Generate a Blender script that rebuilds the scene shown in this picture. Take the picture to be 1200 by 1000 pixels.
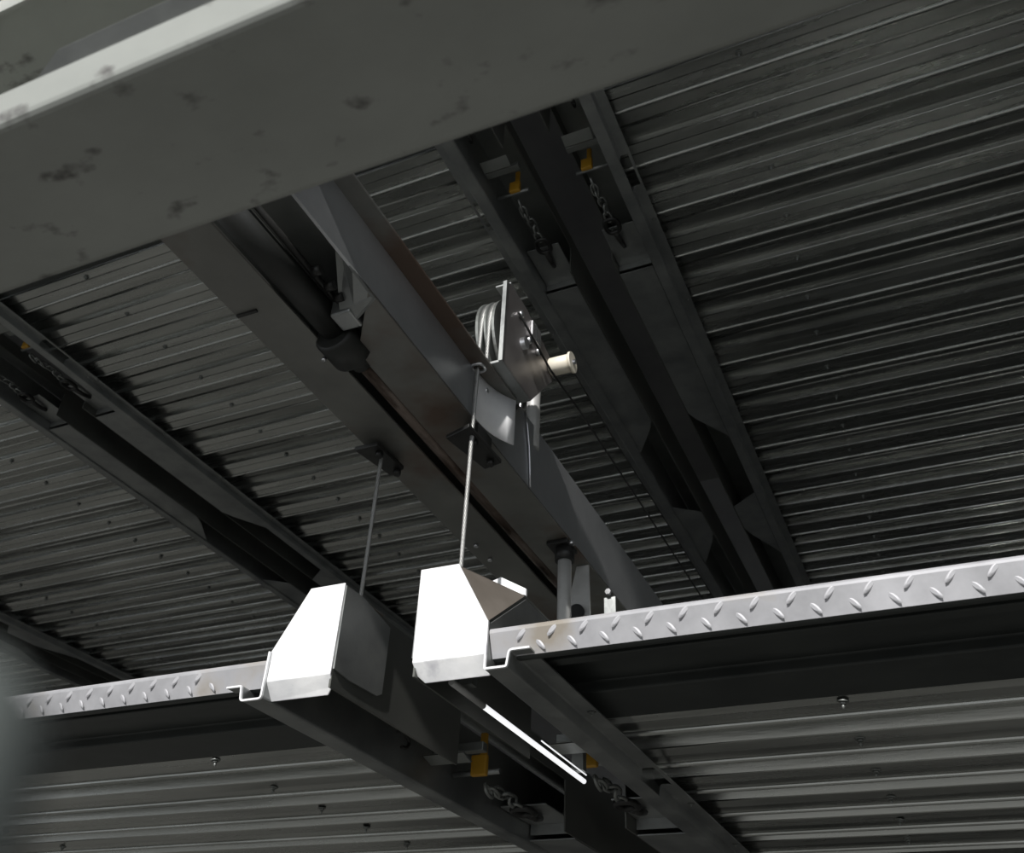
import bpy, bmesh, math, random
from mathutils import Vector, Matrix

random.seed(7)
for o in list(bpy.data.objects):
    bpy.data.objects.remove(o)
scene = bpy.context.scene
C = scene.collection
PI = math.pi

# ------------------------------------------------------------------ camera
EYE = 1.65                                   # camera height above the floor
cam_data = bpy.data.cameras.new('camera')
cam = bpy.data.objects.new('camera', cam_data)
C.objects.link(cam)
F_PX = 1108.6
cam_data.sensor_fit = 'HORIZONTAL'
cam_data.sensor_width = 36.0
cam_data.lens = F_PX / 1200.0 * 36.0
cam_data.clip_start = 0.01
right = Vector((0.91229241, 0.40727834, 0.04297568))
down = Vector((-0.20248222, 0.53977392, -0.81709551))
fwd = Vector((-0.35598245, 0.73672822, 0.57489827))
m = Matrix.Identity(4)
for i in range(3):
    m[i][0] = right[i]; m[i][1] = -down[i]; m[i][2] = -fwd[i]
m[2][3] = EYE
cam.matrix_world = m
cam_data.dof.use_dof = True
cam_data.dof.focus_distance = 1.9
cam_data.dof.aperture_fstop = 9.0
scene.camera = cam

# ------------------------------------------------------------------ light
world = bpy.data.worlds.new('sky')
scene.world = world
world.use_nodes = True
bg = world.node_tree.nodes['Background']
bg.inputs[0].default_value = (0.74, 0.78, 0.82, 1)
bg.inputs[1].default_value = 1.1
sun_data = bpy.data.lights.new('sun', 'SUN')
sun_data.energy = 5.0
sun_data.angle = math.radians(1.2)
sun_data.color = (1.0, 0.98, 0.955)
sun = bpy.data.objects.new('sun', sun_data)
C.objects.link(sun)
SUN_EL, SUN_AZ = 28.0, -6.0                   # low daylight coming in through the open front
e, a = math.radians(SUN_EL), math.radians(SUN_AZ)
ray_dir = Vector((math.sin(a) * math.cos(e), math.cos(a) * math.cos(e), -math.sin(e)))
sun.rotation_euler = ray_dir.to_track_quat('-Z', 'Y').to_euler()
sun.location = (0, -4, 6)

vs = scene.view_settings
vs.view_transform = 'Standard'
vs.look = 'None'
vs.exposure = 0.0
vs.gamma = 1.0
vs.use_curve_mapping = False

# ------------------------------------------------------------------ materials
def nodes_of(name):
    mt = bpy.data.materials.new(name)
    mt.use_nodes = True
    nt = mt.node_tree
    return mt, nt, nt.nodes['Principled BSDF']

def metal(name, c0, c1, rough=(0.35, 0.55), metallic=0.85, scale=6.0, stretch=(1, 1, 1), spots=None,
          bump=0.0, bump_scale=60.0, spot_scale=9.0, spot_lo=0.62, spot_hi=0.7):
    mt, nt, p = nodes_of(name)
    N, L = nt.nodes, nt.links
    tc = N.new('ShaderNodeTexCoord')
    mp = N.new('ShaderNodeMapping'); mp.inputs['Scale'].default_value = stretch
    L.new(tc.outputs['Object'], mp.inputs[0])
    n1 = N.new('ShaderNodeTexNoise'); n1.inputs['Scale'].default_value = scale
    n1.inputs['Detail'].default_value = 6; n1.inputs['Roughness'].default_value = 0.62
    L.new(mp.outputs[0], n1.inputs['Vector'])
    cr = N.new('ShaderNodeValToRGB')
    cr.color_ramp.elements[0].position = 0.32; cr.color_ramp.elements[0].color = (*c0, 1)
    cr.color_ramp.elements[1].position = 0.68; cr.color_ramp.elements[1].color = (*c1, 1)
    L.new(n1.outputs['Fac'], cr.inputs[0])
    col = cr.outputs[0]
    if spots:
        n2 = N.new('ShaderNodeTexNoise'); n2.inputs['Scale'].default_value = spot_scale
        n2.inputs['Detail'].default_value = 5; n2.inputs['Roughness'].default_value = 0.55
        L.new(mp.outputs[0], n2.inputs['Vector'])
        mr = N.new('ShaderNodeMapRange'); mr.inputs['From Min'].default_value = spot_lo
        mr.inputs['From Max'].default_value = spot_hi
        L.new(n2.outputs['Fac'], mr.inputs[0])
        mx = N.new('ShaderNodeMix'); mx.data_type = 'RGBA'
        L.new(mr.outputs[0], mx.inputs[0]); L.new(col, mx.inputs[6])
        mx.inputs[7].default_value = (*spots, 1)
        col = mx.outputs[2]
    L.new(col, p.inputs['Base Color'])
    mr2 = N.new('ShaderNodeMapRange')
    mr2.inputs['To Min'].default_value = rough[0]; mr2.inputs['To Max'].default_value = rough[1]
    mr2.inputs['From Min'].default_value = 0.3; mr2.inputs['From Max'].default_value = 0.7
    L.new(n1.outputs['Fac'], mr2.inputs[0]); L.new(mr2.outputs[0], p.inputs['Roughness'])
    p.inputs['Metallic'].default_value = metallic
    if bump:
        n3 = N.new('ShaderNodeTexNoise'); n3.inputs['Scale'].default_value = bump_scale
        n3.inputs['Detail'].default_value = 3
        L.new(mp.outputs[0], n3.inputs['Vector'])
        b = N.new('ShaderNodeBump'); b.inputs['Strength'].default_value = bump
        b.inputs['Distance'].default_value = 0.01
        L.new(n3.outputs['Fac'], b.inputs['Height']); L.new(b.outputs[0], p.inputs['Normal'])
    return mt

M = {}
M['sheet'] = metal('corrugated galvanised sheet', (0.34, 0.35, 0.335), (0.5, 0.51, 0.49), (0.2, 0.33), 0.95, 5, (0.3, 3, 3), bump=0.05, bump_scale=20)
M['galv'] = metal('galvanised steel', (0.24, 0.25, 0.25), (0.36, 0.37, 0.36), (0.34, 0.52), 0.8, 7, bump=0.05)
M['galv_dark'] = metal('weathered galvanised steel', (0.17, 0.18, 0.17), (0.26, 0.27, 0.26), (0.4, 0.6), 0.75, 5, bump=0.05)
M['beam'] = metal('dull zinc patina', (0.27, 0.28, 0.26), (0.39, 0.40, 0.375), (0.55, 0.7), 0.25, 3.5, (0.6, 1, 1), spots=(0.11, 0.105, 0.1), spot_scale=34, spot_lo=0.61, spot_hi=0.73)
M['channel'] = metal('stained channel steel', (0.15, 0.15, 0.14), (0.22, 0.22, 0.205), (0.42, 0.6), 0.5, 5, spots=(0.125, 0.088, 0.068), spot_scale=2.3, spot_lo=0.5, spot_hi=0.62)
M['cap'] = metal('bright zinc plate', (0.66, 0.67, 0.69), (0.92, 0.92, 0.92), (0.5, 0.7), 0.1, 9, spots=(0.55, 0.55, 0.58), spot_scale=14, spot_lo=0.6, spot_hi=0.72, bump=0.05)
M['tread'] = metal('zinc tread plate', (0.34, 0.34, 0.355), (0.48, 0.48, 0.50), (0.5, 0.62), 0.25, 10, spots=(0.30, 0.27, 0.23), spot_scale=5, spot_lo=0.56, spot_hi=0.7)
M['wall_steel'] = metal('bluish galvanised wall', (0.36, 0.37, 0.385), (0.5, 0.51, 0.52), (0.3, 0.45), 0.7, 4, bump=0.04)
M['zinc'] = metal('matt zinc tube', (0.36, 0.36, 0.35), (0.5, 0.5, 0.49), (0.5, 0.62), 0.3, 9)
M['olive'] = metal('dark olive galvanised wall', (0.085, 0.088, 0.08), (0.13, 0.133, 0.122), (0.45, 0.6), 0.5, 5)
M['under_shade'] = metal('tread underside with dark reflection', (0.028, 0.032, 0.031), (0.045, 0.05, 0.047), (0.4, 0.55), 0.2, 5)  # dark reflection under the entry plate put into the colour
M['black'] = metal('black oxide steel', (0.012, 0.012, 0.012), (0.03, 0.03, 0.028), (0.35, 0.5), 0.3, 12)
M['barrel'] = metal('black painted cylinder', (0.008, 0.009, 0.008), (0.014, 0.015, 0.013), (0.45, 0.6), 0.0, 8)
M['rust'] = metal('rusty steel rod', (0.09, 0.06, 0.045), (0.22, 0.19, 0.17), (0.25, 0.5), 0.8, 9, (3, 0.6, 3), spots=(0.03, 0.02, 0.015), spot_scale=6, spot_lo=0.5, spot_hi=0.6)
M['chrome'] = metal('bright zinc steel', (0.55, 0.55, 0.56), (0.72, 0.72, 0.74), (0.22, 0.35), 0.9, 9)
M['bar'] = metal('bright bar steel', (0.75, 0.75, 0.77), (0.9, 0.9, 0.9), (0.4, 0.5), 0.2, 12)
M['rope'] = metal('steel wire rope', (0.26, 0.26, 0.25), (0.38, 0.38, 0.37), (0.35, 0.5), 0.7, 40)
M['yellow'] = metal('amber yellow paint', (0.32, 0.165, 0.008), (0.42, 0.225, 0.012), (0.45, 0.6), 0.0, 8)
M['cream'] = metal('cream nylon', (0.66, 0.60, 0.48), (0.78, 0.73, 0.62), (0.4, 0.5), 0.0, 8)
M['brown'] = metal('brownish zinc wing', (0.19, 0.165, 0.14), (0.26, 0.23, 0.2), (0.45, 0.6), 0.4, 8)
M['housing'] = metal('sheave housing steel', (0.22, 0.20, 0.20), (0.32, 0.30, 0.29), (0.35, 0.5), 0.7, 6)
M['post'] = metal('dark green grey paint', (0.10, 0.115, 0.11), (0.13, 0.145, 0.14), (0.5, 0.6), 0.0, 8)
M['floor'] = metal('concrete floor', (0.11, 0.11, 0.104), (0.165, 0.165, 0.154), (0.75, 0.9), 0.0, 1.5)
M['wall'] = metal('concrete wall', (0.10, 0.10, 0.10), (0.15, 0.15, 0.145), (0.8, 0.9), 0.0, 1.2)

# ------------------------------------------------------------------ mesh helpers (coordinates relative to the eye level)
def obj(name, bm, mat, parent=None, off=None, solid=0.0, bevel=0.0, smooth=False):
    """off: origin in the coordinates the vertices are given in (default: the parent's 'off')."""
    me = bpy.data.meshes.new(name)
    if off is None:
        off = Vector(parent['_off']) if parent is not None else Vector((0, 0, 0))
    else:
        off = Vector(off)
    bmesh.ops.translate(bm, verts=bm.verts, vec=-off)
    if smooth:
        for f in bm.faces: f.smooth = True
    bm.to_mesh(me); bm.free()
    me.materials.append(M[mat] if isinstance(mat, str) else mat)
    o = bpy.data.objects.new(name, me)
    C.objects.link(o)
    if parent is not None:
        o.parent = parent
        o['_off'] = list(off)
        if (off - Vector(parent['_off'])).length > 1e-6:
            o.location = off - Vector(parent['_off'])
    else:
        o['_off'] = list(off)
        o.location = off + Vector((0, 0, EYE))
    if solid:
        md = o.modifiers.new('thickness', 'SOLIDIFY'); md.thickness = abs(solid); md.offset = 1 if solid > 0 else -1
    if bevel:
        md = o.modifiers.new('bevel', 'BEVEL'); md.width = bevel; md.segments = 2; md.limit_method = 'ANGLE'
    return o

def thing(name, label, cat, off, group=None):
    o = bpy.data.objects.new(name, None)
    o.empty_display_size = 0.05
    C.objects.link(o)
    o['_off'] = list(off)
    o.location = Vector(off) + Vector((0, 0, EYE))
    o['label'] = label; o['category'] = cat
    if group: o['group'] = group
    return o

def tag(o, label, cat, group=None):
    o['label'] = label; o['category'] = cat
    if group: o['group'] = group
    return o

def copy_tree(o, parent=None):
    c = o.copy()
    C.objects.link(c)
    c.parent = parent
    if parent is not None and 'label' in c and parent is None: pass
    for ch in o.children:
        copy_tree(ch, c)
    return c

def B():
    return bmesh.new()

def box(bm, x0, x1, y0, y1, z0, z1):
    v = [bm.verts.new((x, y, z)) for z in (z0, z1) for y in (y0, y1) for x in (x0, x1)]
    for q in ((0, 2, 3, 1), (4, 5, 7, 6), (0, 1, 5, 4), (2, 6, 7, 3), (0, 4, 6, 2), (1, 3, 7, 5)):
        bm.faces.new([v[i] for i in q])
    return bm

def bx(*a):
    return box(B(), *a)

def prism(bm, pts, d):
    """closed 3D polygon swept by vector d"""
    d = Vector(d)
    a = [bm.verts.new(p) for p in pts]
    b = [bm.verts.new(Vector(p) + d) for p in pts]
    n = len(pts)
    bm.faces.new(a); bm.faces.new(b[::-1])
    for i in range(n):
        j = (i + 1) % n
        bm.faces.new((a[i], b[i], b[j], a[j]))
    bmesh.ops.recalc_face_normals(bm, faces=bm.faces)
    return bm

def tube(bm, pts, r, n=12, cap=True, rs=None):
    pts = [Vector(p) for p in pts]
    rings = []
    up = None
    for i, p in enumerate(pts):
        t = (pts[min(i + 1, len(pts) - 1)] - pts[max(i - 1, 0)]).normalized()
        if up is None:
            up = Vector((0, 0, 1)) if abs(t.z) < 0.9 else Vector((1, 0, 0))
        s = t.cross(up)
        if s.length < 1e-5:
            up = Vector((1, 0, 0)); s = t.cross(up)
        s.normalize()
        up = s.cross(t).normalized()
        rr = rs[i] if rs else r
        rings.append([bm.verts.new(p + rr * (math.cos(2 * PI * k / n) * s + math.sin(2 * PI * k / n) * up)) for k in range(n)])
    for i in range(len(rings) - 1):
        for k in range(n):
            f = bm.faces.new((rings[i][k], rings[i][(k + 1) % n], rings[i + 1][(k + 1) % n], rings[i + 1][k]))
            f.smooth = True
    if cap:
        bm.faces.new(rings[0][::-1]); bm.faces.new(rings[-1])
    return bm

def loop_tube(bm, pts, r, n=8):
    """closed ring of tube"""
    pts = [Vector(p) for p in pts]
    N = len(pts); rings = []
    c = sum(pts, Vector()) / N
    nrm = (pts[0] - c).cross(pts[1] - c).normalized()
    for i, p in enumerate(pts):
        t = (pts[(i + 1) % N] - pts[i - 1]).normalized()
        s = t.cross(nrm).normalized()
        rings.append([bm.verts.new(p + r * (math.cos(2 * PI * k / n) * s + math.sin(2 * PI * k / n) * nrm)) for k in range(n)])
    for i in range(N):
        for k in range(n):
            f = bm.faces.new((rings[i][k], rings[i][(k + 1) % n], rings[(i + 1) % N][(k + 1) % n], rings[(i + 1) % N][k]))
            f.smooth = True
    bmesh.ops.recalc_face_normals(bm, faces=bm.faces)
    return bm

def oval(c, u, v, a, b, n=16):
    """points of a stadium-like oval round c in the plane of u, v"""
    c, u, v = Vector(c), Vector(u).normalized(), Vector(v).normalized()
    out = []
    for k in range(n):
        t = 2 * PI * k / n
        ct, st = math.cos(t), math.sin(t)
        out.append(c + a * math.copysign(abs(ct) ** 0.7, ct) * u + b * math.copysign(abs(st) ** 0.7, st) * v)
    return out

def strip(bm, prof, x0, x1, axis='y'):
    """open profile [(p, q)] swept along an axis: axis 'y' -> profile in x,z ; axis 'x' -> profile in y,z"""
    def P(p, q, s):
        return (p, s, q) if axis == 'y' else (s, p, q)
    a = [bm.verts.new(P(p, q, x0)) for p, q in prof]
    b = [bm.verts.new(P(p, q, x1)) for p, q in prof]
    fs = []
    for i in range(len(prof) - 1):
        fs.append(bm.faces.new((a[i], a[i + 1], b[i + 1], b[i])))
    return fs

def fillet(pts, r, n=3):
    out = [pts[0]]
    flat = []
    for i in range(1, len(pts) - 1):
        p0, p1, p2 = Vector(pts[i - 1]), Vector(pts[i]), Vector(pts[i + 1])
        d0, d1 = (p0 - p1), (p2 - p1)
        rr = min(r, d0.length * 0.45, d1.length * 0.45)
        a, b = p1 + d0.normalized() * rr, p1 + d1.normalized() * rr
        for k in range(n + 1):
            t = k / n
            q = (1 - t) ** 2 * a + 2 * t * (1 - t) * p1 + t * t * b
            out.append((q.x, q.y))
    out.append(pts[-1])
    return out

# ------------------------------------------------------------------ the place
def struct(name, bm, mat, **k):
    o = obj(name, bm, mat, **k)
    o['kind'] = 'structure'
    return o
FL = -EYE
struct('floor', bx(-13, 9, -14, 10, FL - 0.2, FL), 'floor')
struct('wall_back', bx(-13, 9, 9.5, 9.8, FL, 6.0), 'wall')
struct('wall_left', bx(-13, -12.7, -2.3, 9.5, FL, 6.0), 'wall')
struct('wall_right', bx(7.2, 7.5, -2.3, 9.5, FL, 6.0), 'wall')
struct('ceiling', bx(-13, 9, -2.3, 9.8, 6.0, 6.2), 'wall')
struct('wall_front', bx(-13, 9, -2.3, -2.05, 3.7, 6.0), 'wall')

# ------------------------------------------------------------------ parking platforms
PITCH = 2.635
XC = -0.875                 # centre line of the pair of side members seen in the middle
Y0, Y1 = 1.31, 5.95         # front and back of a platform
ZB = 0.547                  # lowest edge of a lower platform
LEVEL = 2.0
SH = 0.605                  # underside of the corrugated sheet
CP = 0.231                  # corrugation pitch

def corrug(y0, n, z):
    """y0: screw line of the first rib; ribs lean slightly, with a rolled far edge and a small bead in the valley"""
    def bead(yc, zc, r, n_=6):
        return [(yc - r * math.cos(PI * k / n_), zc - r * math.sin(PI * k / n_)) for k in range(n_ + 1)]
    pts = []
    for k in range(n):
        c = y0 + k * CP - 0.030
        t = random.uniform(-0.0025, 0.002)          # every rib leans a little differently
        q = random.uniform(-0.002, 0.002)
        w = random.uniform(-0.003, 0.003)
        e1 = (c + 0.079 + w, z - 0.001)
        pts += fillet([(c - 0.0055, z + 0.030), (c, z + 0.011 + t), (c + 0.036, z + 0.003 + t * 0.5), (c + 0.039, z + 0.005 + t * 0.5), e1], 0.0022, 2)
        pts += bead(c + 0.0858 + w, z - 0.002, 0.0066)
        pts += fillet([(c + 0.0928 + w, z), (c + 0.100 + w, z + 0.030 + q), (c + 0.161 + w, z + 0.030)], 0.0022, 2)
        pts += bead(c + 0.1668 + w, z + 0.030, 0.0055)
        pts += [(c + 0.1725 + w, z + 0.030), (c + 0.222, z + 0.030)]
    pts += [(y0 + n * CP - 0.0355, z + 0.030), (y0 + n * CP - 0.030, z + 0.011), (y0 + n * CP - 0.006, z + 0.0055)]
    return pts

def smooth_small(bm, fs, prof, lim=0.003):
    for i, f in enumerate(fs):
        d = math.hypot(prof[i + 1][0] - prof[i][0], prof[i + 1][1] - prof[i][1])
        f.smooth = d < lim

def screw_bm():
    bm = B()
    tube(bm, [(0, 0, 0), (0, 0, -0.003)], 0.011, 10)
    tube(bm, [(0, 0, -0.003), (0, 0, -0.007)], 0.0065, 6)
    tube(bm, [(0, 0, -0.007), (0, 0, -0.013), (0, 0, -0.017)], 0.0035, 6, rs=[0.0035, 0.0033, 0.0008])
    return bm

def bump_mesh():
    bm = B()
    L_, W_, H_ = 0.015, 0.0046, 0.0022
    n = 10
    ring = [bm.verts.new((L_ * math.cos(2 * PI * k / n), 0, W_ * math.sin(2 * PI * k / n))) for k in range(n)]
    ring2 = [bm.verts.new((L_ * 0.6 * math.cos(2 * PI * k / n), -H_, W_ * 0.55 * math.sin(2 * PI * k / n))) for k in range(n)]
    for k in range(n):
        bm.faces.new((ring[k], ring[(k + 1) % n], ring2[(k + 1) % n], ring2[k])).smooth = True
    bm.faces.new(ring2)
    bmesh.ops.recalc_face_normals(bm, faces=bm.faces)
    me = bpy.data.meshes.new('tread_bump')
    bm.to_mesh(me); bm.free()
    me.materials.append(M['tread'])
    return me

def build_platform(label):
    """left pair centre at x = 0, right pair centre at x = PITCH (shifted by the empty)"""
    t = thing('parking_platform', label, 'car platform', (0, Y0, ZB), 'parking platforms')
    # corrugated sheets
    y = 1.79
    for k, n in enumerate((6, 6, 5)):
        prof = corrug(y, n, SH + (0.004 if k == 1 else 0.0))
        bm = B()
        fs = strip(bm, prof, 0.218, PITCH - 0.218, 'x')
        smooth_small(bm, fs, prof)
        bmesh.ops.recalc_face_normals(bm, faces=bm.faces)
        if sum(f.normal.z for f in bm.faces) > 0:
            bmesh.ops.reverse_faces(bm, faces=bm.faces)
        obj('deck_sheet', bm, 'sheet', t, solid=-0.0015)
        y += n * CP
    # screws through the sheets
    sc = None
    for xs in (0.715, PITCH - 0.715):
        for k in range(17):
            if sc is None:
                sc = obj('screw', screw_bm(), 'galv_dark', t, off=(0, 0, 0)); s = sc
            else:
                s = sc.copy(); C.objects.link(s); s.parent = t
            s.location = Vector((xs + random.uniform(-0.006, 0.006), 1.79 + k * CP + random.uniform(-0.012, 0.004), SH + 0.0045)) - Vector(t['_off'])
            s.rotation_euler = (random.uniform(-0.2, 0.2), random.uniform(-0.2, 0.2), random.uniform(0, 3))
    # front entry plate with a bent tread lip
    def folded(name, pts, mat):
        prof = fillet(pts, 0.004, 3)
        bm = B()
        strip(bm, prof, 0.222, PITCH - 0.222, 'x')
        bmesh.ops.recalc_face_normals(bm, faces=bm.faces)
        if sum(f.normal.z * f.calc_area() for f in bm.faces) > 0:
            bmesh.ops.reverse_faces(bm, faces=bm.faces)
        return obj(name, bm, mat, t, solid=-0.004)
    plate = folded('tread_lip', [(Y0 + 0.018, 0.575), (Y0, 0.616), (Y0 + 0.03, 0.620)], 'tread')
    folded('entry_plate', [(Y0 + 0.032, 0.576), (Y0 + 0.0195, 0.5745), (Y0 + 0.006, 0.606), (Y0 + 0.10, 0.626), (1.60, 0.626), (1.60, 0.604), (1.745, 0.604)], 'under_shade')
    bme = bump_mesh()
    sp = 0.0535
    nb = int((PITCH - 0.56) / sp)
    for k in range(nb):
        for row in (0, 1):
            b = bpy.data.objects.new('tread_bump', bme)
            C.objects.link(b); b.parent = plate
            zz = 0.606 if row == 0 else 0.588
            b.location = Vector((0.28 + k * sp + row * sp * 0.5, Y0 - 0.0042 + (0.616 - zz) * 0.439, zz)) - Vector(t['_off'])
            b.rotation_euler = (math.radians(23.7), math.radians(-48 if row == 0 else 48), 0)
    # a flat stiffener under the entry plate
    obj('cross_rail', bx(0.22, PITCH - 0.22, 1.40, 1.425, 0.590, 0.624), 'under_shade', t, bevel=0.002)
    # side members
    for s in (-1, 1):
        def X(o): return o if s == 1 else PITCH - o
        def poly(name, pts, d, mat, parent, **k):
            return obj(name, prism(B(), [(X(p[0]), p[1], p[2]) for p in pts], (d[0] * s, d[1], d[2])), mat, parent, **k)
        # inner web, groove and flange: the bent sheet seen end-on beside the cap
        prof = fillet([(0.218, 0.735), (0.218, ZB + 0.001), (0.259, ZB + 0.001), (0.263, 0.575), (0.297, 0.575)], 0.004, 3)
        bm = B()
        lowp = [(0.218, 0.632)] + prof[1:]
        strip(bm, [(X(p), q) for p, q in lowp], Y0 - 0.004, 1.99, 'y')
        v4 = [bm.verts.new((X(0.218), yy, zz)) for yy, zz in ((Y0 + 0.004, 0.632), (1.99, 0.632), (1.99, 0.735), (1.452, 0.735))]
        bm.faces.new(v4)
        strip(bm, [(X(p), q) for p, q in prof], 2.13, Y1, 'y')
        p2 = prof[:-8]
        strip(bm, [(X(p), q) for p, q in prof if p < 0.262], 1.99, 2.13, 'y')
        strip(bm, [(X(0.288), 0.575), (X(0.297), 0.575)], 1.99, 2.13, 'y')
        bmesh.ops.remove_doubles(bm, verts=bm.verts, dist=1e-5)
        mem = obj('side_member', bm, 'galv', t, solid=0.0028)
        bm = B()
        strip(bm, [(X(p), q) for p, q in lowp], Y0 - 0.009, Y0 - 0.0042, 'y')
        obj('cut_edge', bm, 'cap', mem, solid=0.0034)
        # top and outer wall with the service cut-out
        bm = B()
        box(bm, *sorted((X(0.081), X(0.2165))), 1.452, Y1, 0.742, 0.746)
        obj('member_top', bm, 'galv_dark', mem)
        bm = B()
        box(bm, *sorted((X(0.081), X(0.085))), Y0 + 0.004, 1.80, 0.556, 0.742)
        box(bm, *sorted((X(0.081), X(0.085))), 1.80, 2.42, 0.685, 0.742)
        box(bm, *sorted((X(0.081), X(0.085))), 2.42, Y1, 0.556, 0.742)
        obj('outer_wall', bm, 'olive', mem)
        # folded wing between cap and member
        bm = B()
        A_, C_, B_ = (X(0.154), Y0 + 0.004, 0.746), (X(0.217), Y0 + 0.004, 0.638), (X(0.2165), 1.452, 0.742)
        T_ = (X(0.081), 1.452, 0.744); T0 = (X(0.081), Y0 + 0.004, 0.746)
        v = [bm.verts.new(p) for p in (A_, C_, B_)]
        bm.faces.new(v)
        w = [bm.verts.new(p) for p in (A_, B_, T_, T0)]
        bm.faces.new(w)
        bmesh.ops.recalc_face_normals(bm, faces=bm.faces)
        obj('wing_plate', bm, 'brown', mem, solid=0.002)
        # end cap: plate with a bent lower edge
        bm = B()
        outline = [(0.081, 0.578), (0.218, 0.578), (0.219, 0.632), (0.154, 0.750), (0.079, 0.750)]
        up = [bm.verts.new((X(o), Y0 - 0.002 - 0.012 * (zz - 0.578) / 0.17 * 0 , zz)) for o, zz in outline]
        bm.faces.new(up)
        low = [bm.verts.new(p) for p in ((X(0.216), Y0 + 0.022, 0.549), (X(0.096), Y0 + 0.022, 0.549), (X(0.084), Y0 + 0.014, 0.560))]
        bm.faces.new([up[1], up[0], low[2], low[1], low[0]])
        bmesh.ops.recalc_face_normals(bm, faces=bm.faces)
        if sum(f.normal.y for f in bm.faces) > 0:
            bmesh.ops.reverse_faces(bm, faces=bm.faces)
        obj('end_cap', bm, 'cap', t, solid=-0.004, bevel=0.0012)
        # plate on the outer wall just behind the cap
        poly('side_plate', [(0.077, 1.312, 0.746), (0.077, 1.368, 0.748), (0.077, 1.474, 0.729), (0.077, 1.474, 0.674), (0.077, 1.473, 0.597), (0.077, 1.457, 0.588), (0.077, 1.363, 0.584), (0.077, 1.312, 0.588)], (0.0035, 0, 0), 'galv', mem)
        # closing plates below, with chamfered ends
        z = 0.5545
        poly('closing_plate', [(0.2155, 2.504, z), (0.087, 2.504, z), (0.087, 3.46, z), (0.110, 3.52, z), (0.2155, 3.70, z)], (0, 0, 0.003), 'galv', mem)
        poly('closing_plate', [(0.2155, 4.25, z), (0.087, 4.35, z), (0.087, 4.60, z), (0.110, 4.68, z), (0.2155, 4.93, z)], (0, 0, 0.003), 'galv', mem)
        obj('cross_bar', bx(*sorted((X(0.088), X(0.214))), 1.93, 1.955, 0.625, 0.645), 'galv_dark', mem, bevel=0.002)
        obj('inner_plate', bx(*sorted((X(0.088), X(0.214))), 1.66, 1.80, 0.70, 0.704), 'galv_dark', mem)
        # flange screws
        for yy in (1.62, 2.3, 2.75, 3.2, 3.65, 4.1):
            f = sc.copy(); C.objects.link(f); f.parent = mem
            f.location = Vector((X(0.285), yy, 0.575)) - Vector(mem['_off'])
            f.scale = (0.8, 0.8, 0.45)
    return t

p0 = build_platform('')
plats = [
    (XC, 0.0, 'lower car platform with corrugated underside and tread-plate front edge at lower right'),
    (XC - PITCH, 0.0, 'lower car platform with corrugated underside and tread-plate edge at lower left'),
    (XC - PITCH, LEVEL, 'upper corrugated platform directly above the central cylinder channel'),
    (XC, LEVEL, 'large upper corrugated platform filling the right side, right of the twin side members'),
    (XC - 2 * PITCH, LEVEL, 'upper corrugated platform at left, beyond the dark left-hand side members'),
    (XC - 3 * PITCH, LEVEL, 'farthest upper platform, only a dark edge at the far left'),
]
for i, (x, dz, lab) in enumerate(plats):
    o = p0 if i == 0 else copy_tree(p0)
    o.location = (x, Y0, ZB + dz + EYE)
    o['label'] = lab

# ------------------------------------------------------------------ safety chains with hooks inside the side members
def build_chain(s):
    """around the pair centre x = 0, on side s (+1 right member, -1 left member)"""
    c = 0.135 * s
    t = thing('safety_chain', '', 'chain hook', (c, 2.2, 0.58), 'safety chains in the side members')
    z = 0.588
    obj('mounting_plate', bx(*sorted((0.086 * s, 0.212 * s)), 2.30, 2.50, z + 0.006, z + 0.010), 'galv', t, bevel=0.001)
    obj('plate_lip', bx(*sorted((0.086 * s, 0.212 * s)), 2.497, 2.501, z - 0.02, z + 0.006), 'galv', t)
    # hook: ring and shank
    bm = loop_tube(B(), oval((c, 2.275, z - 0.014), (0, 1, 0), (1, 0, 0), 0.034, 0.024, 18), 0.0085)
    tube(bm, [(c, 2.305, z - 0.014), (c + 0.004 * s, 2.36, z - 0.010), (c + 0.006 * s, 2.40, z - 0.002)], 0.010, 8, rs=[0.011, 0.010, 0.008])
    obj('hook', bm, 'black', t)
    # chain links, alternately turned
    proto = [None, None]
    for k in range(6):
        yy = 2.232 - k * 0.033
        zz = z - 0.012 + 0.010 * math.sin(k * 0.7)
        if proto[k % 2] is None:
            v = (1, 0, 0) if k % 2 == 0 else (0, 0, 1)
            l = obj('link', loop_tube(B(), oval((0, 0, 0), (0, 1, 0), v, 0.024, 0.012, 12), 0.0042, 6), 'galv_dark', t, off=(0, 0, 0))
            proto[k % 2] = l
        else:
            l = proto[k % 2].copy(); C.objects.link(l); l.parent = t
        l.location = Vector((c + 0.003 * math.sin(k * 1.3), yy, zz)) - Vector(t['_off'])
        l.rotation_euler = (0.15 * math.sin(k), 0.3 * math.sin(2.1 * k), 0.12 * math.sin(1.7 * k))
    # amber lever
    lv = obj('amber_lever', bx(c - 0.02, c + 0.02, 2.005, 2.02, 0.592, 0.640), 'yellow', t, bevel=0.003)
    obj('lever_stem', bx(c + 0.001, c + 0.017, 2.007, 2.018, 0.638, 0.69), 'yellow', lv, bevel=0.002)
    obj('pin', tube(B(), [(0.09 * s, 2.03, 0.605), (0.21 * s, 2.03, 0.605)], 0.007, 8), 'galv', t)
    # keeper bracket
    obj('keeper', prism(B(), [(0.10 * s, 1.86, 0.60), (0.20 * s, 1.86, 0.60), (0.20 * s, 1.90, 0.590), (0.10 * s, 1.90, 0.590)], (0, 0.006, 0.004)), 'galv_dark', t)
    tube_pts = [(c + 0.05 * s, 1.74 + 0.03 * math.sin(a) , 0.60 - 0.015 * math.cos(a)) for a in [k * 0.5 for k in range(9)]]
    obj('cable_loop', tube(B(), tube_pts, 0.004, 6), 'black', t)
    return t
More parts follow.
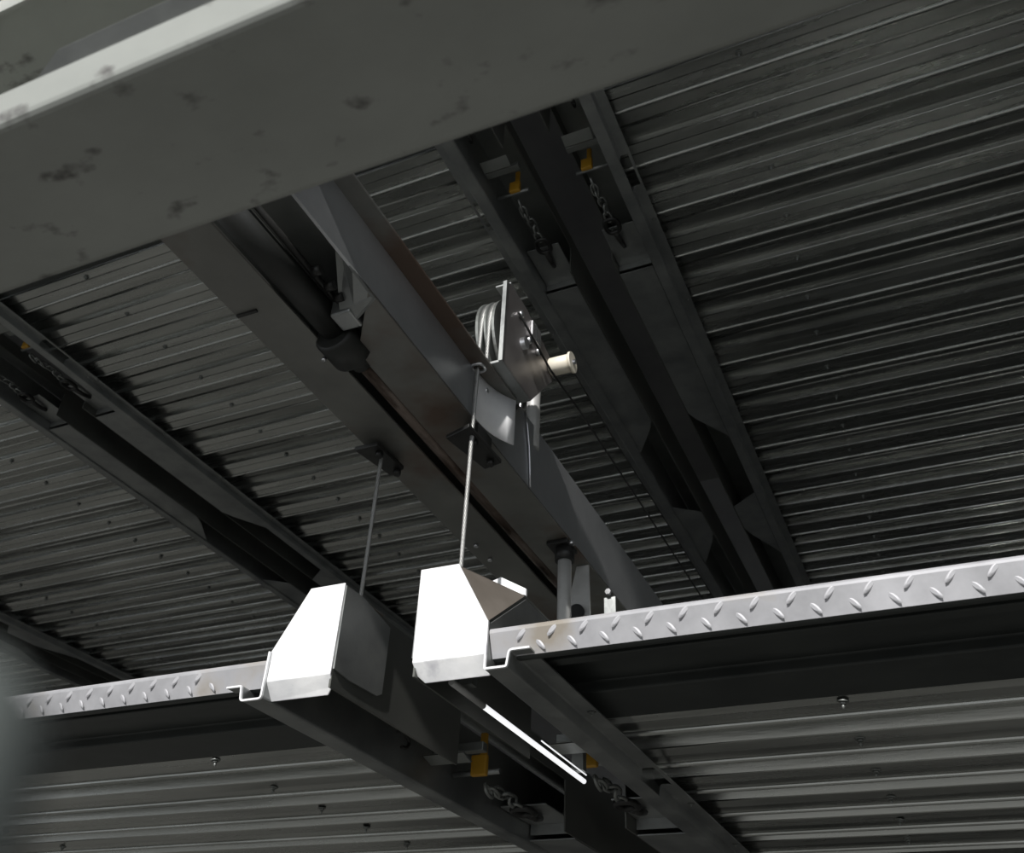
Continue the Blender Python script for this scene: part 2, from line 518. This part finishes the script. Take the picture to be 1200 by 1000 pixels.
ch = {1: build_chain(1), -1: build_chain(-1)}
chains = [
    (XC, 0, 1, 'chain and black hook under the lower right platform, beside the bright bar'),
    (XC, 0, -1, 'chain, black hook and amber lever under the lower left platform at bottom centre'),
    (XC, LEVEL, 1, 'chain and black hook with amber lever in upper twin members, right-hand one'),
    (XC, LEVEL, -1, 'chain and black hook in upper twin members, left-hand one near the sheave'),
    (XC - PITCH, LEVEL, 1, 'dim chain and hook in the dark left-hand members, upper right one'),
    (XC - PITCH, LEVEL, -1, 'dim chain and hook in the dark left-hand members, lower left one'),
]
done = set()
for x, dz, s, lab in chains:
    o = ch[s] if s not in done else copy_tree(ch[s])
    done.add(s)
    o.location = Vector((x, 0, dz + EYE)) + Vector((0.135 * s, 2.2, 0.58))
    o['label'] = lab

# ------------------------------------------------------------------ big front beam (lipped channel, open to the front)
ZF = 0.60
YF0, YF1 = 0.261, 0.401
fb = thing('front_beam', 'wide dull grey lipped steel beam crossing the top of the picture', 'beam', (0, 0.33, ZF))
bm = B()
prof = fillet([(YF0 - 0.0095, ZF + 0.0255), (YF0, ZF), (YF1, ZF), (YF1, ZF + 0.25), (YF0, ZF + 0.25), (YF0, ZF + 0.22)], 0.004, 3)
fs = strip(bm, prof, -4.2, 2.4, 'x')
bmesh.ops.recalc_face_normals(bm, faces=bm.faces)
obj('beam_body', bm, 'beam', fb, solid=0.003)
# strip added for the lit patch above the lip, chamfered at its shadow edge
bm = prism(B(), [(-0.548, YF0 - 0.010, ZF + 0.0265), (2.4, YF0 - 0.010, ZF + 0.0265), (2.4, YF0 - 0.0215, ZF + 0.034), (-0.515, YF0 - 0.0215, ZF + 0.034)], (0, 0.001, 0.003))
obj('lit_patch_strip', bm, 'galv', fb)
fb.rotation_euler = (0, 0, math.radians(0.5))

# ------------------------------------------------------------------ lifting channel (top-hat section) with the cylinder
ZC = 1.10
XL, XR = -1.001, -0.745
SL, SR = -0.899, -0.852
CY0, CY1 = 0.70, 3.3
lc = thing('lifting_channel', 'long brown-stained hat-section steel channel running away in the centre', 'channel beam', ((XL + XR) / 2, CY0, ZC))
obj('bottom_flange', bx(XL, SL, CY0, CY1, ZC, ZC + 0.006), 'channel', lc, bevel=0.0015)
obj('bottom_flange', prism(B(), [(XR, 0.955, ZC), (XR, CY1, ZC), (SR, CY1, ZC), (SR, 1.095, ZC)], (0, 0, 0.006)), 'channel', lc, bevel=0.0015)
obj('side_wall', bx(XL - 0.0, XL + 0.006, CY0, CY1, ZC + 0.006, 1.221), 'wall_steel', lc)
bm = bx(XR - 0.006, XR, CY0, 1.48, ZC + 0.006, 1.221)
obj('side_wall', bm, 'wall_steel', lc)
obj('side_wall', bx(XR - 0.006, XR, 1.48, CY1, ZC + 0.006, 1.284), 'wall_steel', lc)
obj('top_flange', bx(XR - 0.006, -0.708, CY0, 1.48, 1.221, 1.227), 'channel', lc, bevel=0.001)
obj('top_flange', bx(XL - 0.036, XL + 0.006, CY0, CY1, 1.221, 1.227), 'channel', lc, bevel=0.001)
obj('top_web', bx(XL + 0.006, XR - 0.006, CY0, CY1, 1.205, 1.211), 'galv_dark', lc)
# plate added and curved to catch light, a bright patch on the wall
bm = B()
pr = []
for k in range(9):
    u = k / 8
    pr.append((XR + 0.002 + 0.034 * u ** 2.6, 1.355 + 0.123 * u))
a_ = [bm.verts.new((p, q, ZC + 0.004)) for p, q in pr]
b_ = [bm.verts.new((p, q, 1.219)) for p, q in pr]
for k in range(8):
    bm.faces.new((a_[k], a_[k + 1], b_[k + 1], b_[k])).smooth = True
obj('bright_patch_plate', bm, 'bar', lc, solid=0.002)
# oblique inner plate and clevis block next to the cylinder head
obj('inner_gusset', prism(B(), [(-0.750, 0.90, ZC + 0.004), (-0.748, 0.975, ZC - 0.004), (-0.815, 1.015, ZC - 0.004), (-0.822, 0.985, ZC + 0.004), (-0.78, 0.885, ZC + 0.07), (-0.752, 0.88, ZC + 0.09)], (0.003, 0.005, 0.003)), 'galv', lc)
obj('clevis_block', bx(-0.842, -0.80, 0.985, 1.03, ZC - 0.005, ZC + 0.05), 'galv', lc, bevel=0.004)
# rope brackets below the flanges
for nm, pts, z0 in (('rope_bracket', [(-0.789, 1.335), (-0.728, 1.315), (-0.722, 1.455), (-0.765, 1.465)], 1.048),
                    ('rope_bracket', [(-1.012, 1.345), (-0.955, 1.345), (-0.950, 1.446), (-0.990, 1.460)], 1.078)):
    br = obj(nm, prism(B(), [(x, y, z0) for x, y in pts], (0, 0, 0.010)), 'black', lc, bevel=0.002)
    cx = sum(p[0] for p in pts) / 4; cy = sum(p[1] for p in pts) / 4
    obj('spacer', bx(cx - 0.018, cx + 0.012, cy - 0.02, cy + 0.045, z0 + 0.010, ZC), 'black', br)
    for dy in (0.045, -0.03):
        obj('bolt', tube(B(), [(cx + 0.012, cy + dy, z0), (cx + 0.012, cy + dy, z0 - 0.012)], 0.008, 6), 'black', br)
# bolts on the left flange
for y in (1.84, 1.92):
    obj('bolt', tube(B(), [(-0.97, y, ZC), (-0.97, y, ZC - 0.007)], 0.006, 6), 'chrome', lc)
# notch plate on the left flange near the front
obj('notch_tab', bx(-0.998, -0.955, 0.925, 0.931, ZC - 0.004, ZC), 'black', lc)
# small bolts on the bright patch plate
for y, z in ((1.40, 1.20), (1.425, 1.16)):
    obj('bolt', tube(B(), [(XR, y, z), (XR + 0.008, y, z)], 0.006, 6), 'chrome', lc)
obj('eyelet', loop_tube(B(), oval((-0.734, 1.345, 1.219), (1, 0, 0), (0, 1, 0), 0.013, 0.013, 16), 0.004), 'chrome', lc)

cyl = thing('hydraulic_cylinder', 'black hydraulic cylinder with rusty rod lying in the slot of the channel', 'cylinder', (-0.87, 0.72, 1.10))
ax, az = -0.868, 1.118
obj('barrel', tube(B(), [(ax, 0.705, az), (ax, 1.07, az)], 0.027, 24), 'barrel', cyl)
bm = tube(B(), [(ax, 1.035, az - 0.012), (ax, 1.04, az - 0.012), (ax, 1.10, az - 0.012), (ax, 1.105, az - 0.012)], 0.04, 28, rs=[0.034, 0.040, 0.040, 0.034])
hd = obj('gland_head', bm, 'barrel', cyl)
obj('collar', tube(B(), [(ax, 1.105, az - 0.008), (ax, 1.135, az - 0.006)], 0.022, 20), 'barrel', cyl)
obj('piston_rod', tube(B(), [(ax, 1.135, az - 0.002), (ax, CY1 - 0.02, az - 0.002)], 0.0165, 20), 'rust', cyl)
obj('pipe', tube(B(), [(ax + 0.033, 0.705, az + 0.015), (ax + 0.033, 1.0, az + 0.015), (ax + 0.02, 1.04, az + 0.01)], 0.006, 10), 'black', cyl)
for y in (0.90, 0.94, 0.97):
    obj('fitting', tube(B(), [(ax + 0.045, y, az + 0.0), (ax + 0.062, y, az + 0.0)], 0.009, 8), 'black', cyl)
obj('grease_nipple', tube(B(), [(ax - 0.028, 1.06, az - 0.042), (ax - 0.031, 1.06, az - 0.05)], 0.004, 8), 'chrome', cyl)

# ------------------------------------------------------------------ wire ropes: twisted strands
def rope(name, pts, r, label):
    t = thing(name, label, 'wire rope', pts[-1], 'wire ropes')
    P = [Vector(p) for p in pts]
    # resample
    seg = []
    for i in range(len(P) - 1):
        n = max(2, int((P[i + 1] - P[i]).length / 0.004))
        for k in range(n):
            seg.append(P[i].lerp(P[i + 1], k / n))
    seg.append(P[-1])
    lay = 0.05
    for sidx in range(6):
        out = []; d = 0.0
        up = None
        for i, p in enumerate(seg):
            tn = (seg[min(i + 1, len(seg) - 1)] - seg[max(i - 1, 0)]).normalized()
            if up is None: up = Vector((1, 0, 0)) if abs(tn.x) < 0.9 else Vector((0, 0, 1))
            s = tn.cross(up).normalized(); up = s.cross(tn).normalized()
            if i: d += (p - seg[i - 1]).length
            an = 2 * PI * (d / lay + sidx / 6)
            out.append(p + 0.6 * r * (math.cos(an) * s + math.sin(an) * up))
        obj('strand', tube(B(), out, 0.42 * r, 5), 'rope', t)
    return t
rope('wire_rope', [(-0.973, 1.39, 1.085), (-0.973, 1.39, 0.746)], 0.0042, 'thin steel rope hanging from the channel to the left white end cap')
# right rope comes over the sheave, through the eyelet and down to the right-hand member
SY, SZ, SRAD = 1.443, 1.345, 0.098
top = [(-0.734, SY + SRAD * math.cos(t), SZ + SRAD * math.sin(t)) for t in [k * PI / 14 for k in range(0, 15)]]
rope('wire_rope', [(-0.734, SY + SRAD, 1.24)] + top + [(-0.736, 1.345, 1.219), (-0.738, 1.348, 0.746)], 0.0046, 'steel rope from the sheave down to the right white end cap')
top2 = [(-0.716, SY + SRAD * math.cos(t), SZ + SRAD * math.sin(t)) for t in [k * PI / 14 for k in range(0, 15)]]
rope('wire_rope', [(-0.716, SY + SRAD, 1.24)] + top2 + [(-0.716, 1.345, 1.232)], 0.0046, 'second steel rope strand wrapped over the sheave wheel')

# ------------------------------------------------------------------ sheave
sv = thing('sheave', 'double-groove rope sheave in a U-shaped housing standing on the channel', 'pulley', (-0.72, SY, 1.227))
bm = B()
gro = [(-0.747, 0.050), (-0.747, 0.104), (-0.741, 0.104), (-0.734, 0.093), (-0.727, 0.104), (-0.723, 0.104), (-0.716, 0.093), (-0.709, 0.104), (-0.703, 0.104), (-0.703, 0.050)]
n = 40
rings = [[bm.verts.new((x, SY + r * math.cos(2 * PI * k / n), SZ + r * math.sin(2 * PI * k / n))) for k in range(n)] for x, r in gro]
for i in range(len(gro)):
    j = (i + 1) % len(gro)
    for k in range(n):
        f = bm.faces.new((rings[i][k], rings[i][(k + 1) % n], rings[j][(k + 1) % n], rings[j][k]))
        f.smooth = False
bmesh.ops.recalc_face_normals(bm, faces=bm.faces)
wh = obj('wheel', bm, 'galv_dark', sv)
obj('hub', tube(B(), [(-0.750, SY, SZ), (-0.700, SY, SZ)], 0.052, 24), 'galv_dark', wh)
obj('axle', tube(B(), [(-0.765, SY, SZ), (-0.672, SY, SZ)], 0.014, 16), 'chrome', sv)
pl = [(1.352, 1.228), (1.352, 1.452), (1.372, 1.462), (1.46, 1.462), (1.61, 1.425), (1.62, 1.37), (1.50, 1.228)]
obj('housing_plate', prism(B(), [(-0.690, y, z) for y, z in pl], (0.007, 0, 0)), 'housing', sv, bevel=0.001)
obj('housing_plate', prism(B(), [(-0.764, y, z) for y, z in [(1.40, 1.228), (1.40, 1.34), (1.47, 1.40), (1.56, 1.34), (1.56, 1.228)]], (0.006, 0, 0)), 'housing', sv, bevel=0.001)
obj('housing_base', bx(-0.764, -0.683, 1.352, 1.50, 1.2275, 1.234), 'galv', sv, bevel=0.001)
obj('housing_lip', bx(-0.691, -0.682, 1.348, 1.352, 1.228, 1.452), 'galv', sv)
obj('housing_top', bx(-0.72, -0.683, 1.37, 1.40, 1.462, 1.466), 'galv', sv)
for y, z in ((1.42, 1.41), (1.47, 1.375), (1.445, 1.345), (1.52, 1.38)):
    obj('bolt', tube(B(), [(-0.683, y, z), (-0.673, y, z)], 0.009, 6), 'chrome', sv)
obj('keeper_clip', bx(-0.683, -0.676, 1.48, 1.53, 1.40, 1.445), 'chrome', sv, bevel=0.002)
# cream roller carried on a pin behind the sheave
rl = thing('guide_roller', 'cream nylon roller on a pin beside the sheave housing', 'roller', (-0.68, 1.60, 1.38))
bm = tube(B(), [(-0.682, 1.60, 1.395), (-0.678, 1.60, 1.395), (-0.634, 1.60, 1.395), (-0.630, 1.60, 1.395)], 0.02, 24, rs=[0.018, 0.022, 0.022, 0.018])
obj('roller_body', bm, 'cream', rl)
obj('roller_flange', tube(B(), [(-0.630, 1.60, 1.395), (-0.624, 1.60, 1.395)], 0.026, 24), 'cream', rl)
obj('pin', tube(B(), [(-0.70, 1.60, 1.395), (-0.618, 1.60, 1.395)], 0.006, 10), 'chrome', rl)

# posts and hangers
def post(label, x, y, z0, z1, r, name='guide_post'):
    t = thing(name, label, 'steel post', (x, y, z0), 'round guide posts')
    obj('tube', tube(B(), [(x, y, z0), (x, y, z1)], r, 20), 'zinc', t)
    return t
p = post('round zinc post below the channel, standing behind the tread edge', -0.765, 1.915, 0.747, ZC - 0.001, 0.0165)
obj('flange', bx(-0.80, -0.745, 1.88, 1.95, ZC - 0.012, ZC - 0.001), 'black', p, bevel=0.002)
obj('collar', tube(B(), [(-0.765, 1.915, ZC - 0.045), (-0.765, 1.915, ZC - 0.012)], 0.024, 20), 'black', p)
obj('bolt', tube(B(), [(-0.742, 1.90, ZC - 0.012), (-0.742, 1.90, ZC - 0.002)], 0.008, 6), 'chrome', p)
p = post('short round post standing just behind the sheave and roller', -0.755, 1.675, 1.2285, 1.47, 0.017)
obj('tube', tube(B(), [(-0.772, 1.64, 1.228), (-0.772, 1.64, 1.47)], 0.008, 12), 'chrome', p)
obj('collar', tube(B(), [(-0.755, 1.675, 1.462), (-0.755, 1.675, 1.482)], 0.023, 16), 'black', p)
hb = thing('hanger_bracket', 'pale bracket plates with a round hole below the channel, right of the post', 'bracket', (-0.745, 2.05, 0.9))
bm = prism(B(), [(-0.778, 2.03, ZC - 0.002), (-0.746, 2.03, ZC - 0.002), (-0.738, 2.03, 0.80), (-0.80, 2.03, 0.80), (-0.80, 2.03, 1.0)], (0, 0.006, 0))
obj('plate', bm, 'zinc', hb)
obj('plate', bx(-0.730, -0.700, 2.10, 2.107, 0.80, 1.035), 'galv', hb)
obj('bush', tube(B(), [(-0.775, 2.028, 0.97), (-0.775, 2.018, 0.97)], 0.02, 20), 'black', hb)
obj('bolt', tube(B(), [(-0.715, 2.10, 1.045), (-0.715, 2.085, 1.045)], 0.008, 6), 'chrome', hb)
# bright anchor tab behind the right white cap
tb = obj('anchor_tab', prism(B(), [(-0.778, 1.55, 0.835), (-0.756, 1.55, 0.842), (-0.700, 1.55, 0.808), (-0.700, 1.55, 0.746), (-0.778, 1.55, 0.746)], (0, 0.006, 0.0)), 'cap', off=(-0.74, 1.55, 0.746))
tag(tb, 'small bright zinc tab just behind the right white end cap', 'bracket')

# glowing bar in the gap between the two lower platforms, bright by emission alone
mt, nt, p_ = nodes_of('glowing bar')
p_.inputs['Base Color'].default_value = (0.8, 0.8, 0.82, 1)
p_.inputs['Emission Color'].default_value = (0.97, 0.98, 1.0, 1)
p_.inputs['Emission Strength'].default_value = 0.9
M['glow_bar'] = mt
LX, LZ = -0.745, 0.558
gb = thing('glowing_bar', 'thin glowing white bar in the gap between the two lower platforms', 'glow_bar', (LX, 1.36, LZ))
obj('tube', tube(B(), [(LX, 1.485, LZ), (LX, 1.995, LZ)], 0.0052, 12), 'glow_bar', gb)
obj('bar_grey_end', tube(B(), [(LX, 1.36, LZ), (LX, 1.485, LZ)], 0.0058, 12), 'zinc', gb)
obj('thin_glow_line', tube(B(), [(LX + 0.014, 1.72, LZ + 0.006), (LX + 0.014, 1.97, LZ + 0.006)], 0.0014, 8), 'glow_bar', gb)
for y in (1.40, 1.94):
    obj('bracket', bx(LX - 0.008, LX + 0.018, y, y + 0.02, LZ + 0.009, LZ + 0.07), 'galv_dark', gb)

# thin control cables along the side of the channel, and one added reflection streak
def cable(label, pts, r=0.0028):
    o = obj('cable', tube(B(), pts, r, 6), 'black', off=pts[0])
    return tag(o, label, 'cable', 'control cables')
cable('thin dark cable running from the sheave over the cream roller into the distance', [(-0.668, 1.385, 1.385), (-0.672, 1.58, 1.37), (-0.68, 1.8, 1.40), (-0.70, 2.4, 1.45), (-0.72, 3.4, 1.50)])
cable('second thin dark cable running parallel, just right of the first', [(-0.645, 1.60, 1.42), (-0.66, 1.9, 1.44), (-0.67, 2.4, 1.47), (-0.69, 3.4, 1.52)], 0.002)
cable('short pale streak imitating a reflection on the right wall of the channel', [(-0.742, 1.60, 1.29), (-0.741, 1.615, 1.25), (-0.741, 1.63, 1.2), (-0.742, 1.64, 1.15), (-0.742, 1.645, 1.104)], 0.0025).data.materials[0] = M['chrome']  # pale wire stands in for the rod's reflection on the wall

# ------------------------------------------------------------------ dark post end right beside the lens (out of focus)
def pix(u, v, depth):
    d = right * ((u - 600) / F_PX) + down * ((v - 500) / F_PX) + fwd
    return d * depth
c = pix(-62, 775, 0.055)
fp = tag(obj('barrier_post', tube(B(), [(c.x, c.y, -EYE), (c.x, c.y, c.z - 0.003), (c.x, c.y, c.z)], 0.007, 24, rs=[0.007, 0.007, 0.004]), 'post', off=(c.x, c.y, -EYE)), 'blurred dark grey-green post at the lower left edge, close to the viewer', 'post')

for o in bpy.data.objects:
    if '_off' in o: del o['_off']
